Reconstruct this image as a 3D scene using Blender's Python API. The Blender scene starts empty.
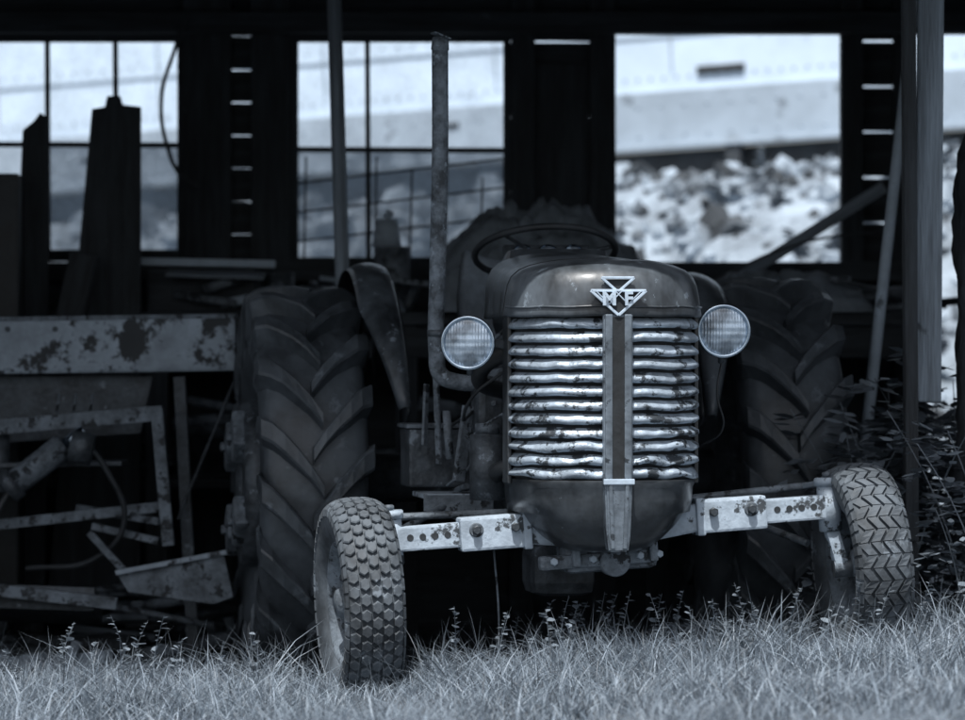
import bpy,bmesh,math,random
import numpy as np
from mathutils import Vector,Matrix,Euler,noise
random.seed(7); rng=np.random.default_rng(7)
S=bpy.context.scene; COL=bpy.context.collection
R=math.radians
def tone(v): return (v*.80,v*.96,v*1.13,1)
# ------------------------------------------------ materials
def mat(name,a,b,scale=6,rough=.7,metal=0,bump=.15,spots=None,stretch=(1,1,1),coat=0,bscale=None,rvar=.15,spec=.5,island=False):
    m=bpy.data.materials.new(name); m.use_nodes=True; nt=m.node_tree; N=nt.nodes; L=nt.links
    bs=N['Principled BSDF']
    tc=N.new('ShaderNodeTexCoord'); mp=N.new('ShaderNodeMapping'); mp.inputs['Scale'].default_value=stretch
    L.new(tc.outputs['Object'],mp.inputs['Vector'])
    n1=N.new('ShaderNodeTexNoise'); n1.inputs['Scale'].default_value=scale; n1.inputs['Detail'].default_value=4; n1.inputs['Roughness'].default_value=.7
    L.new(mp.outputs[0],n1.inputs['Vector'])
    cr=N.new('ShaderNodeValToRGB'); cr.color_ramp.elements[0].position=.36; cr.color_ramp.elements[1].position=.64
    cr.color_ramp.elements[0].color=tone(a); cr.color_ramp.elements[1].color=tone(b)
    if island:
        g=N.new('ShaderNodeNewGeometry'); ad=N.new('ShaderNodeMath'); ad.operation='ADD'; ml=N.new('ShaderNodeMath'); ml.operation='MULTIPLY_ADD'
        L.new(g.outputs['Random Per Island'],ml.inputs[0]); ml.inputs[1].default_value=.5; ml.inputs[2].default_value=-.25
        L.new(n1.outputs['Fac'],ad.inputs[0]); L.new(ml.outputs[0],ad.inputs[1]); L.new(ad.outputs[0],cr.inputs[0])
    else: L.new(n1.outputs['Fac'],cr.inputs[0])
    out=cr.outputs[0]
    if spots:
        v,th,sc=spots
        n2=N.new('ShaderNodeTexNoise'); n2.inputs['Scale'].default_value=sc; n2.inputs['Detail'].default_value=5; n2.inputs['Roughness'].default_value=.7
        L.new(tc.outputs['Object'],n2.inputs['Vector'])
        c2=N.new('ShaderNodeValToRGB'); c2.color_ramp.elements[0].position=th; c2.color_ramp.elements[1].position=th+.05
        L.new(n2.outputs['Fac'],c2.inputs[0])
        mx=N.new('ShaderNodeMixRGB'); L.new(c2.outputs[0],mx.inputs[0]); L.new(out,mx.inputs[1]); mx.inputs[2].default_value=tone(v); out=mx.outputs[0]
    L.new(out,bs.inputs['Base Color'])
    mr=N.new('ShaderNodeMapRange'); mr.inputs['To Min'].default_value=max(.03,rough-rvar); mr.inputs['To Max'].default_value=min(1,rough+rvar)
    L.new(n1.outputs['Fac'],mr.inputs[0]); L.new(mr.outputs[0],bs.inputs['Roughness'])
    bs.inputs['Metallic'].default_value=metal
    bs.inputs['Specular IOR Level'].default_value=spec
    if coat: bs.inputs['Coat Weight'].default_value=coat; bs.inputs['Coat Roughness'].default_value=.2
    if bump:
        n3=N.new('ShaderNodeTexNoise'); n3.inputs['Scale'].default_value=bscale or scale*5; n3.inputs['Detail'].default_value=2
        L.new(mp.outputs[0],n3.inputs['Vector'])
        bp=N.new('ShaderNodeBump'); bp.inputs['Strength'].default_value=bump; bp.inputs['Distance'].default_value=.01
        L.new(n3.outputs['Fac'],bp.inputs['Height']); L.new(bp.outputs[0],bs.inputs['Normal'])
    return m
M={}
M['hood']=mat('worn_hood_paint',.028,.12,5,.44,0,.18,(.24,.61,12),stretch=(1,1,.55),coat=.2,rvar=.14)
M['bowl']=mat('dark_gloss_paint',.022,.065,6,.34,0,.12,(.15,.65,15),coat=.35)
M['grille']=mat('grille_silver',.30,.58,9,.42,.3,.35,(.06,.53,12))
M['grdark']=mat('grille_gap',.01,.03,10,.8)
M['strip']=mat('strip_metal',.12,.30,8,.4,.5,.15,(.06,.57,20))
M['chrome']=mat('chrome',.6,.75,8,.2,1,.05,(.2,.68,30))
M['axle']=mat('axle_light_paint',.36,.58,7,.65,0,.35,(.07,.555,13))
M['rubber']=mat('rubber',.045,.115,4,.48,0,.25,(.17,.61,5))
M['rubber2']=mat('dusty_rubber',.05,.13,6,.7,0,.3,(.2,.61,9))
M['iron']=mat('dark_iron',.04,.12,9,.55,.3,.4,(.22,.61,12))
M['rust']=mat('rust_steel',.09,.26,10,.7,.2,.5,(.035,.55,16))
M['pipe']=mat('rusty_exhaust',.06,.26,14,.75,.1,.6,(.34,.59,22))
M['rust2']=mat('rusted_paint',.28,.48,5,.65,0,.4,(.035,.53,4.5))
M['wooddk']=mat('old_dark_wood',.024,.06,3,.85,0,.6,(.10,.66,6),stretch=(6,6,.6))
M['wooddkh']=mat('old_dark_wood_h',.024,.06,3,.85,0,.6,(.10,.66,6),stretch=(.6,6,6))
M['woodgr']=mat('grey_wood',.16,.34,3,.85,0,.6,(.07,.64,6),stretch=(8,8,.5))
M['woodgrh']=mat('grey_wood_h',.16,.32,3,.85,0,.6,(.07,.66,6),stretch=(.5,8,8))
M['pale']=mat('pale_board',.4,.55,4,.8,0,.3,(.15,.62,8))
M['rail']=mat('railcar_white',.66,.8,1.2,.55,0,.05,(.45,.64,3))
M['railgr']=mat('railcar_sill',.36,.48,2,.6,0,.1,(.24,.62,4))
M['black']=mat('black_steel',.02,.05,4,.6)
M['rock']=mat('rubble_stone',.05,.40,2.2,.9,0,.3,None,island=True)
M['tarp']=mat('canvas',.14,.30,5,.75,0,.5)
M['letters']=mat('emblem_metal',.6,.75,20,.35,.3,.05)
def grass_mat(name,a,b,tr_=.3):
    m=bpy.data.materials.new(name); m.use_nodes=True; nt=m.node_tree; N=nt.nodes; L=nt.links
    bs=N['Principled BSDF']; g=N.new('ShaderNodeNewGeometry'); cr=N.new('ShaderNodeValToRGB')
    cr.color_ramp.elements[0].color=tone(a); cr.color_ramp.elements[1].color=tone(b)
    L.new(g.outputs['Random Per Island'],cr.inputs[0]); L.new(cr.outputs[0],bs.inputs['Base Color'])
    bs.inputs['Roughness'].default_value=.5
    tr=N.new('ShaderNodeBsdfTranslucent'); L.new(cr.outputs[0],tr.inputs[0])
    mx=N.new('ShaderNodeMixShader'); mx.inputs[0].default_value=tr_
    L.new(bs.outputs[0],mx.inputs[1]); L.new(tr.outputs[0],mx.inputs[2]); L.new(mx.outputs[0],N['Material Output'].inputs[0])
    return m
M['grass']=grass_mat('grass_blades',.09,.50)
M['weed']=grass_mat('weed_blades',.10,.30)
M['bush']=grass_mat('bush_leaves',.10,.30)
def glass(name,lo,hi):
    m=bpy.data.materials.new(name); m.use_nodes=True; nt=m.node_tree; N=nt.nodes; L=nt.links
    for n in list(N):
        if n.type=='BSDF_PRINCIPLED': N.remove(n)
    tp=N.new('ShaderNodeBsdfTransparent'); df=N.new('ShaderNodeBsdfTranslucent'); df.inputs[0].default_value=tone(.35)
    d2=N.new('ShaderNodeBsdfDiffuse'); d2.inputs[0].default_value=tone(.3)
    ad=N.new('ShaderNodeMixShader'); ad.inputs[0].default_value=.5; L.new(df.outputs[0],ad.inputs[1]); L.new(d2.outputs[0],ad.inputs[2])
    tc=N.new('ShaderNodeTexCoord'); n=N.new('ShaderNodeTexNoise'); n.inputs['Scale'].default_value=5; n.inputs['Detail'].default_value=5; n.inputs['Roughness'].default_value=.7; L.new(tc.outputs['Object'],n.inputs['Vector'])
    mr=N.new('ShaderNodeMapRange'); mr.inputs[1].default_value=.35; mr.inputs[2].default_value=.65; mr.inputs[3].default_value=lo; mr.inputs[4].default_value=hi
    L.new(n.outputs['Fac'],mr.inputs[0]); mx=N.new('ShaderNodeMixShader'); L.new(mr.outputs[0],mx.inputs[0]); L.new(tp.outputs[0],mx.inputs[1]); L.new(ad.outputs[0],mx.inputs[2])
    L.new(mx.outputs[0],N['Material Output'].inputs[0]); return m
M['glassA']=glass('dusty_glass',.03,.22); M['glassB']=glass('grimy_glass',.6,.93)
def lensmat():
    m=bpy.data.materials.new('headlight_glass'); m.use_nodes=True; nt=m.node_tree; N=nt.nodes; L=nt.links; bs=N['Principled BSDF']
    tc=N.new('ShaderNodeTexCoord'); w=N.new('ShaderNodeTexWave'); w.inputs['Scale'].default_value=30; w.bands_direction='X'
    w2=N.new('ShaderNodeTexWave'); w2.inputs['Scale'].default_value=12; w2.bands_direction='Z'
    L.new(tc.outputs['Object'],w.inputs[0]); L.new(tc.outputs['Object'],w2.inputs[0])
    ad=N.new('ShaderNodeMath'); L.new(w.outputs['Fac'],ad.inputs[0]); L.new(w2.outputs['Fac'],ad.inputs[1])
    n=N.new('ShaderNodeTexNoise'); n.inputs['Scale'].default_value=15; n.inputs['Detail'].default_value=3; L.new(tc.outputs['Object'],n.inputs['Vector'])
    cr=N.new('ShaderNodeValToRGB'); cr.color_ramp.elements[0].color=tone(.28); cr.color_ramp.elements[1].color=tone(.85); cr.color_ramp.elements[0].position=.38;cr.color_ramp.elements[1].position=.62
    L.new(n.outputs['Fac'],cr.inputs[0]); L.new(cr.outputs[0],bs.inputs['Base Color'])
    bs.inputs['Roughness'].default_value=.22; bs.inputs['Metallic'].default_value=.35; bs.inputs['Coat Weight'].default_value=.8
    bp=N.new('ShaderNodeBump'); bp.inputs['Strength'].default_value=.5; bp.inputs['Distance'].default_value=.004; L.new(ad.outputs[0],bp.inputs['Height']); L.new(bp.outputs[0],bs.inputs['Normal'])
    return m
M['lens']=lensmat()
# ------------------------------------------------ helpers
def link(o,parent):
    COL.objects.link(o)
    if parent: o.parent=parent
    return o
def grp(name,loc=(0,0,0),rot=(0,0,0),parent=None):
    o=bpy.data.objects.new(name,None); o.location=loc; o.rotation_euler=rot; o.empty_display_size=.2
    return link(o,parent)
def obj(name,vs,fs,m,parent=None,smooth=False,loc=(0,0,0),rot=(0,0,0),mi=None):
    me=bpy.data.meshes.new(name); me.from_pydata([tuple(v) for v in vs],[],fs)
    for k in (m if isinstance(m,(list,tuple)) else [m]): me.materials.append(M[k])
    if smooth: me.polygons.foreach_set('use_smooth',[True]*len(me.polygons))
    if mi is not None: me.polygons.foreach_set('material_index',mi)
    me.update(); o=bpy.data.objects.new(name,me); o.location=loc; o.rotation_euler=rot
    return link(o,parent)
def frombm(name,bm,m,parent,loc=(0,0,0),rot=(0,0,0)):
    me=bpy.data.meshes.new(name); bm.to_mesh(me); bm.free(); me.materials.append(M[m])
    o=bpy.data.objects.new(name,me); o.location=loc; o.rotation_euler=rot; return link(o,parent)
def box(name,c,s,m,parent=None,rot=(0,0,0),bev=.005,warp=0):
    bm=bmesh.new(); bmesh.ops.create_cube(bm,size=1)
    for v in bm.verts: v.co=Vector((v.co.x*s[0],v.co.y*s[1],v.co.z*s[2]))+Vector([random.uniform(-warp,warp) for _ in range(3)])
    b=min(bev,min(s)*.3)
    if b>0: bmesh.ops.bevel(bm,geom=list(bm.edges),offset=b,segments=2,affect='EDGES',profile=.6)
    return frombm(name,bm,m,parent,c,rot)
def bar(name,p1,p2,w,h,m,parent=None,bev=.004,roll=0):
    p1=Vector(p1);p2=Vector(p2); d=p2-p1
    q=d.to_track_quat('X','Z')@Euler((roll,0,0)).to_quaternion()
    o=box(name,(p1+p2)/2,(d.length,w,h),m,parent,(0,0,0),bev); o.rotation_euler=q.to_euler(); return o
def cyl(name,p1,p2,r,m,parent=None,r2=None,seg=24,bev=.003):
    p1=Vector(p1);p2=Vector(p2); d=p2-p1; bm=bmesh.new()
    bmesh.ops.create_cone(bm,cap_ends=True,segments=seg,radius1=r,radius2=r if r2 is None else r2,depth=d.length)
    ce=[e for e in bm.edges if any(len(f.verts)>4 for f in e.link_faces)]
    if bev: bmesh.ops.bevel(bm,geom=ce,offset=min(bev,r*.3,d.length*.3),segments=2,affect='EDGES')
    for f in bm.faces: f.smooth=len(f.verts)<=4
    for e in bm.edges:
        if any(len(f.verts)>4 for f in e.link_faces): e.smooth=False
    o=frombm(name,bm,m,parent,(p1+p2)/2); o.rotation_euler=d.to_track_quat('Z','Y').to_euler(); return o
def tube(name,pts,r,m,parent=None,bez=True,cyc=False):
    cu=bpy.data.curves.new(name,'CURVE'); cu.dimensions='3D'; cu.bevel_depth=r; cu.bevel_resolution=4; cu.use_fill_caps=True
    sp=cu.splines.new('BEZIER' if bez else 'POLY')
    if bez:
        sp.bezier_points.add(len(pts)-1)
        for b,p in zip(sp.bezier_points,pts): b.co=p; b.handle_left_type=b.handle_right_type='AUTO'
    else:
        sp.points.add(len(pts)-1)
        for b,p in zip(sp.points,pts): b.co=(*p,1)
    sp.use_cyclic_u=cyc; cu.materials.append(M[m]); o=bpy.data.objects.new(name,cu); return link(o,parent)
def lathe(name,prof,m,parent=None,seg=64,loc=(0,0,0),rot=(0,0,0),axis='X'):
    vs=[];fs=[];n=len(prof)
    for i in range(seg):
        a=2*math.pi*i/seg
        for (x,r) in prof:
            c,s=math.cos(a)*r,math.sin(a)*r
            vs.append((x,c,s) if axis=='X' else (c,x,s))
    for i in range(seg):
        j=(i+1)%seg
        for k in range(n-1): fs.append((i*n+k,i*n+k+1,j*n+k+1,j*n+k))
    return obj(name,vs,fs,m,parent,True,loc,rot)
def prism(name,poly,t,m,parent=None,loc=(0,0,0),rot=(0,0,0),bev=.003):
    bm=bmesh.new(); f=bm.faces.new([bm.verts.new((x,0,z)) for x,z in poly])
    ex=bmesh.ops.extrude_face_region(bm,geom=[f]); 
    for v in [g for g in ex['geom'] if isinstance(g,bmesh.types.BMVert)]: v.co.y+=t
    bmesh.ops.recalc_face_normals(bm,faces=list(bm.faces))
    if bev: bmesh.ops.bevel(bm,geom=list(bm.edges),offset=bev,segments=2,affect='EDGES')
    return frombm(name,bm,m,parent,loc,rot)
def sst(a,b,x):
    t=np.clip((np.asarray(x,float)-a)/(b-a),0,1); return t*t*(3-2*t)
def gh(x,y):
    x=np.asarray(x,float); y=np.asarray(y,float)
    base=np.where(x>-.43,.075*(np.minimum(x,3)+.43),.02*(np.maximum(x,-4)+.43))
    z=base*(1-.55*sst(.5,2.5,y))-.12*sst(.25,1.6,y)
    xc=np.clip(x,-15,15); q=y+.325*(xc-1.6)
    z=z+(2.32+.052*xc)*sst(6.3,11.2,q)
    return z
# ------------------------------------------------ ground
def terrain():
    xs=np.unique(np.concatenate([-np.geomspace(6,260,22),np.linspace(-6,6,150),np.geomspace(6,260,22)]))
    ys=np.unique(np.concatenate([-np.geomspace(4,260,22),np.linspace(-4,14,190),np.geomspace(14,300,22)]))
    X,Y=np.meshgrid(xs,ys); Z=gh(X,Y)
    vs=[];zone=[]
    for x,y,z in zip(X.ravel(),Y.ravel(),Z.ravel()):
        n=noise.noise(Vector((x*2.2,y*2.2,0)))*.02+noise.noise(Vector((x*9,y*9,3)))*.008
        bank=float(sst(6,7.5,y))
        n+=bank*(noise.noise(Vector((x*1.4,y*1.4,7)))*.08)
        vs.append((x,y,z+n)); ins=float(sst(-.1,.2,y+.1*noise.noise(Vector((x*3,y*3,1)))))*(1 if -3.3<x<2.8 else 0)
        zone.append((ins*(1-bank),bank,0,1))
    nx=len(xs); fs=[(j*nx+i,j*nx+i+1,(j+1)*nx+i+1,(j+1)*nx+i) for j in range(len(ys)-1) for i in range(nx-1)]
    m=bpy.data.materials.new('ground_soil'); m.use_nodes=True; nt=m.node_tree; N=nt.nodes; L=nt.links; bs=N['Principled BSDF']
    at=N.new('ShaderNodeAttribute'); at.attribute_name='zone'; sp=N.new('ShaderNodeSeparateColor'); L.new(at.outputs['Color'],sp.inputs[0])
    tc=N.new('ShaderNodeTexCoord')
    def nz(s,a,b):
        n=N.new('ShaderNodeTexNoise'); n.inputs['Scale'].default_value=s; n.inputs['Detail'].default_value=5; n.inputs['Roughness'].default_value=.7
        L.new(tc.outputs['Object'],n.inputs['Vector']); c=N.new('ShaderNodeValToRGB'); c.color_ramp.elements[0].position=.35;c.color_ramp.elements[1].position=.65
        c.color_ramp.elements[0].color=tone(a); c.color_ramp.elements[1].color=tone(b); L.new(n.outputs['Fac'],c.inputs[0]); return n,c
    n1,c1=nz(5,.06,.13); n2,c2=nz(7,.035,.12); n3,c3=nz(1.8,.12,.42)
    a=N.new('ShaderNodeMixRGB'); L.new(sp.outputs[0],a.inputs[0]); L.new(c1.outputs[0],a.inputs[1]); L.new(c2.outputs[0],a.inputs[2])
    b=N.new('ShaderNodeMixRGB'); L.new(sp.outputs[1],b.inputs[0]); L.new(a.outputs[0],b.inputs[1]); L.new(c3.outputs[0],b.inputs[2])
    L.new(b.outputs[0],bs.inputs['Base Color']); bs.inputs['Roughness'].default_value=.95
    n4=N.new('ShaderNodeTexNoise'); n4.inputs['Scale'].default_value=30; L.new(tc.outputs['Object'],n4.inputs['Vector']); bp=N.new('ShaderNodeBump'); bp.inputs['Strength'].default_value=.6; bp.inputs['Distance'].default_value=.03; L.new(n4.outputs['Fac'],bp.inputs['Height']); L.new(bp.outputs[0],bs.inputs['Normal'])
    M['ground']=m
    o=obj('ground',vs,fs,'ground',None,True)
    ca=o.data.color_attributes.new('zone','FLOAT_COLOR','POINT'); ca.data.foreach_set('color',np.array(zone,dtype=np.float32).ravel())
terrain()
# ------------------------------------------------ grass
def blades(name,x,y,h,w,lean,m,segs=3,droop=1.0):
    n=len(x); z=gh(x,y)-.01; az=rng.uniform(0,2*np.pi,n); wa=rng.uniform(0,2*np.pi,n)
    V=np.zeros((n,2*segs+1,3))
    for i in range(segs):
        t=i/segs; L=lean*h*t**1.8*droop; ww=w*(1-t*.75)/2
        cx=x+np.cos(az)*L; cy=y+np.sin(az)*L; cz=z+h*(t-.25*lean*t*t)
        V[:,2*i,:]=np.stack([cx-np.cos(wa)*ww,cy-np.sin(wa)*ww,cz],1); V[:,2*i+1,:]=np.stack([cx+np.cos(wa)*ww,cy+np.sin(wa)*ww,cz],1)
    V[:,2*segs,:]=np.stack([x+np.cos(az)*lean*h,y+np.sin(az)*lean*h,z+h*(1-.25*lean)],1)
    per=2*segs+1; base=np.arange(n)*per; faces=[]
    for i in range(segs-1):
        faces.append(np.stack([base+2*i,base+2*i+1,base+2*i+3,base+2*i+2],1))
    quads=np.concatenate(faces) ; tris=np.stack([base+2*segs-2,base+2*segs-1,base+2*segs],1)
    me=bpy.data.meshes.new(name); me.vertices.add(n*per); me.vertices.foreach_set('co',V.ravel())
    nl=quads.size+tris.size; me.loops.add(nl); me.loops.foreach_set('vertex_index',np.concatenate([quads.ravel(),tris.ravel()]).astype(np.int32))
    npoly=len(quads)+len(tris); me.polygons.add(npoly)
    st=np.concatenate([np.arange(len(quads))*4,len(quads)*4+np.arange(len(tris))*3]).astype(np.int32)
    me.polygons.foreach_set('loop_start',st); me.update(calc_edges=True); me.materials.append(M[m])
    o=bpy.data.objects.new(name,me); return link(o,None)
nb=90000
gx=rng.uniform(-3.3,3.4,nb); gy=rng.uniform(-3.4,.25,nb)
dens=np.array([noise.noise(Vector((a*1.7,b*1.7,5)))+.5*noise.noise(Vector((a*6,b*6,8))) for a,b in zip(gx,gy)])
edge=-.0+.20*np.array([noise.noise(Vector((a*2.5,2,9)))+.5*noise.noise(Vector((a*7,4,9))) for a in gx])+np.where(gx>1.5,.15,0)
keep=(gy<edge+rng.normal(0,.05,nb))&(rng.random(nb)<.70+.9*dens)
gx,gy,dens=gx[keep],gy[keep],dens[keep]
hh=rng.uniform(.04,.15,len(gx))*(1+1.1*np.clip(dens,-.5,.6))
n2=20000; fx=rng.uniform(-9,9,n2); fy=rng.uniform(-9,-3.3,n2)
n3=11000; ex=rng.uniform(-3.0,3.2,n3); ey=rng.normal(-.16,.22,n3)
cl=np.array([noise.noise(Vector((a*3.5,b*3.5,15))) for a,b in zip(ex,ey)])
X=np.concatenate([gx,fx,ex]); Y=np.concatenate([gy,fy,ey]); H=np.concatenate([hh,rng.uniform(.03,.1,n2),rng.uniform(.08,.23,n3)*rng.uniform(.6,1.1,n3)*(1+.9*np.clip(cl,-.6,.6))])
near=(np.abs(X+.45)<.25)&(Y<.1)&(Y>-.7); H[near]*=.55
near=(np.abs(X-1.35)<.25)&(Y<.3)&(Y>-.5); H[near]*=.65
blades('grass',X,Y,H,rng.uniform(.003,.0075,len(X)),rng.uniform(.2,1.6,len(X)),'grass')
def weeds(name,cs,m,hr=(.14,.34),leafl=(.02,.05),nl=14,thick=.0025,seed=1,lw=.35):
    rd=random.Random(seed); vs=[];fs=[]
    for (x,y) in cs:
        z=float(gh(x,y)); h=rd.uniform(*hr); ax=rd.uniform(-.3,.3)*h; ay=rd.uniform(-.3,.3)*h
        pt=lambda t:Vector((x+ax*t*t,y+ay*t*t,z+h*t))
        prev=None
        for i in range(7):
            p=pt(i/6); w=thick*(1-.6*i/6); b=len(vs)
            vs+= [p+Vector((w,0,0)),p+Vector((-.5*w,.87*w,0)),p+Vector((-.5*w,-.87*w,0))]
            if prev is not None:
                for k in range(3): fs.append((prev+k,prev+(k+1)%3,b+(k+1)%3,b+k))
            prev=b
        for i in range(nl):
            t=.15+.85*i/nl; p=pt(t); a=rd.uniform(0,6.28); l=rd.uniform(*leafl)*(1.2-.6*t); up=rd.uniform(.1,.9)
            d=Vector((math.cos(a),math.sin(a),up)).normalized(); s=d.cross(Vector((rd.uniform(-.4,.4),rd.uniform(-.4,.4),1))).normalized()*l*lw
            dr=Vector((0,0,-l*.25)); b=len(vs)
            vs+=[p,p+d*l*.35+s,p+d*l*.7+s*.8+dr*.4,p+d*l+dr,p+d*l*.7-s*.8+dr*.4,p+d*l*.35-s]
            fs+=[(b,b+1,b+2,b+3),(b,b+3,b+4,b+5)]
    return obj(name,vs,fs,m)
rd=random.Random(5)
weeds('tall_weeds',[(rd.uniform(-2.4,-.75),rd.uniform(-.35,.05)) for _ in range(34)]+[(rd.gauss(.75,.3),rd.uniform(-.25,.25)) for _ in range(44)]+[(rd.uniform(-.1,.5),rd.uniform(-.25,.25)) for _ in range(18)]+[(rd.uniform(1.5,2.6),rd.uniform(-.3,.5)) for _ in range(40)],'weed',hr=(.08,.28),leafl=(.02,.055),nl=20)
n4=900; blades('grass_stalks',rng.uniform(-2.6,2.7,n4),rng.normal(-.2,.2,n4),rng.uniform(.12,.3,n4),np.full(n4,.003),rng.uniform(.1,.7,n4),'weed',5)
def fern(name,cs,m,seed):
    rd=random.Random(seed); vs=[];fs=[]
    for (x,y,nf,L) in cs:
        z=float(gh(x,y))
        for k in range(nf):
            a=rd.uniform(0,6.28); l=L*rd.uniform(.7,1.1)
            for i in range(16):
                t=(i+1)/17; p=Vector((x+math.cos(a)*l*t,y+math.sin(a)*l*t,z+l*(.9*t-.75*t*t)+.02))
                for sg in(-1,1):
                    s=Vector((-math.sin(a),math.cos(a),-.15))*sg*l*.26*math.sin(math.pi*(.15+.85*t)); f=Vector((math.cos(a),math.sin(a),0))*l*.028
                    b=len(vs); vs+=[p-f,p+s*.6-f*.8+f*1.2,p+s+f*1.5,p+s*.5+f*1.6,p+f]; fs.append((b,b+1,b+2,b+3,b+4))
    return obj(name,vs,fs,m)
fern('fern',[(1.0,.45,12,.32),(.88,.6,9,.28),(1.15,.5,9,.28)],'weed',3)
def bush(name,n,xr,yr,hr,m,seed,size=(.05,.1)):
    rd=random.Random(seed); vs=[];fs=[]
    for _ in range(n):
        x=rd.uniform(*xr); y=rd.uniform(*yr); z=float(gh(x,y)); h=rd.uniform(*hr); ax=rd.uniform(-.35,.35)*h; ay=rd.uniform(-.3,.3)*h
        pt=lambda t:Vector((x+ax*t*t,y+ay*t*t,z+h*t)); prev=None
        for i in range(8):
            p=pt(i/7); w=.006*(1-.6*i/7); b=len(vs); vs+=[p+Vector((w,0,0)),p+Vector((-.5*w,.87*w,0)),p+Vector((-.5*w,-.87*w,0))]
            if prev is not None:
                for k in range(3): fs.append((prev+k,prev+(k+1)%3,b+(k+1)%3,b+k))
            prev=b
        nn=int(h*17)
        for i in range(nn):
            p=pt(.15+.85*i/nn); a=i*2.4+rd.uniform(-.4,.4); pl=rd.uniform(.08,.2)
            pd=Vector((math.cos(a),math.sin(a),rd.uniform(.1,.7))).normalized()
            for j in range(5):
                q=p+pd*pl*(.35+.16*j)+Vector((0,0,-.02*j*j*.3)); 
                for sg in((-1,1) if j<4 else (0,)):
                    side=pd.cross(Vector((0,0,1))).normalized()
                    d=(pd*.6+side*sg*1.0+Vector((0,0,rd.uniform(-.6,.1)))).normalized(); l=rd.uniform(*size)
                    s=d.cross(Vector((rd.uniform(-.5,.5),rd.uniform(-.5,.5),1))).normalized()*l*.27; b=len(vs)
                    vs+=[q,q+d*l*.25+s*.8,q+d*l*.55+s,q+d*l,q+d*l*.55-s,q+d*l*.25-s*.8]; fs+=[(b,b+1,b+2,b+3),(b,b+3,b+4,b+5)]
    return obj(name,vs,fs,m)
bush('leafy_bush',24,(1.55,2.35),(1.2,2.2),(.5,1.15),'bush',11)
bush('leafy_bush',11,(1.36,1.66),(.95,1.7),(.75,1.2),'bush',14,(.05,.10))
bush('leafy_bush',16,(1.72,2.3),(.25,.9),(.3,.85),'bush',12,(.035,.075))
# ------------------------------------------------ rubble bank
def rocks():
    rd=random.Random(3); bm=bmesh.new(); bmesh.ops.create_icosphere(bm,subdivisions=1,radius=1); V=[v.co.copy() for v in bm.verts]; F=[[v.index for v in f.verts] for f in bm.faces]; bm.free()
    vs=[];fs=[]
    for i in range(5200):
        x=rd.uniform(-6,7); q=rd.uniform(6.8,11.6); y=q-.325*(x-1.6); s=rd.uniform(.02,.065) if rd.random()<.93 else rd.uniform(.07,.14); z=float(gh(x,y))+s*.2
        o=Vector((rd.uniform(0,50),rd.uniform(0,50),i)); r=Euler((rd.uniform(0,6),rd.uniform(0,6),rd.uniform(0,6))).to_matrix(); sc=Vector((rd.uniform(.7,1.6),rd.uniform(.7,1.2),rd.uniform(.4,.9)))
        b=len(vs)
        for v in V:
            p=v*(1+.6*noise.noise(v*1.3+o)); p=Vector((p.x*sc.x,p.y*sc.y,p.z*sc.z)); p=r@p*s; vs.append((x+p.x,y+p.y,z+p.z))
        fs+=[[b+k for k in f] for f in F]
    obj('rubble_stones',vs,fs,'rock')
rocks()
weeds('bank_weeds',[(rd.uniform(-5,5),rd.uniform(7.5,10.5)) for _ in range(200)],'bush',hr=(.1,.35),leafl=(.06,.14),nl=20,thick=.005,seed=8)
# ------------------------------------------------ railcar
rc=grp('railcar',(1.64,12.3,2.62),(0,R(-3),R(-18)))
box('body',(0,1.45,1.85),(16,2.9,3.0),'rail',rc,bev=.02)
box('side_sill',(0,-.01,.18),(16,.06,.40),'railgr',rc,bev=.01)
box('sill_lip',(0,-.05,.00),(16,.10,.03),'railgr',rc,bev=.004)
box('trim_rail',(0,-.0,.75),(16,.02,.02),'railgr',rc,bev=.004)
box('underframe',(0,1.4,-.10),(16,2.6,.16),'black',rc)
for i in range(5): box('bracket_%d'%i,(-6.35+3.2*i,-.02,-.06),(.10,.12,.16),'black',rc)
for i in range(13): box('panel_rib_%d'%i,(-7.8+1.24*i,.0,1.9),(.012,.02,2.8),'railgr',rc,bev=.002)
vs=[];fs=[]
for row,(zz,st) in enumerate([(.47,.09),(.08,.16),(.28,.16),(.82,.11)]):
    for i in range(int(15.6/st)):
        x=-7.8+i*st; b=len(vs); r=.012; yy=-.041 if zz<.36 else -.001
        for k in range(6): vs.append((x+r*math.cos(k*1.047),yy,zz+r*math.sin(k*1.047)))
        vs.append((x,yy-.014,zz))
        for k in range(6): fs.append((b+k,b+(k+1)%6,b+6))
obj('rivets',vs,fs,'railgr',rc)
box('placard',(-.02,-.012,.5),(.33,.02,.055),'black',rc,bev=.002)
for i,(x,z) in enumerate([(-3.3,.35),(-1.95,.35),(-4.6,.3),(-5.6,.3)]): box('stencil_plate_%d'%i,(x,-.045,z-.1),(.16,.01,.035),'black',rc,bev=.002)
for i in (-6,-4.2,4.6,6.4): lathe('wheel_%d'%i,[(-.06,0),(-.06,.4),(0,.42),(.05,.42),(.05,0)],'black',rc,32,(i,.5,-.55),(0,0,R(90)))
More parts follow.
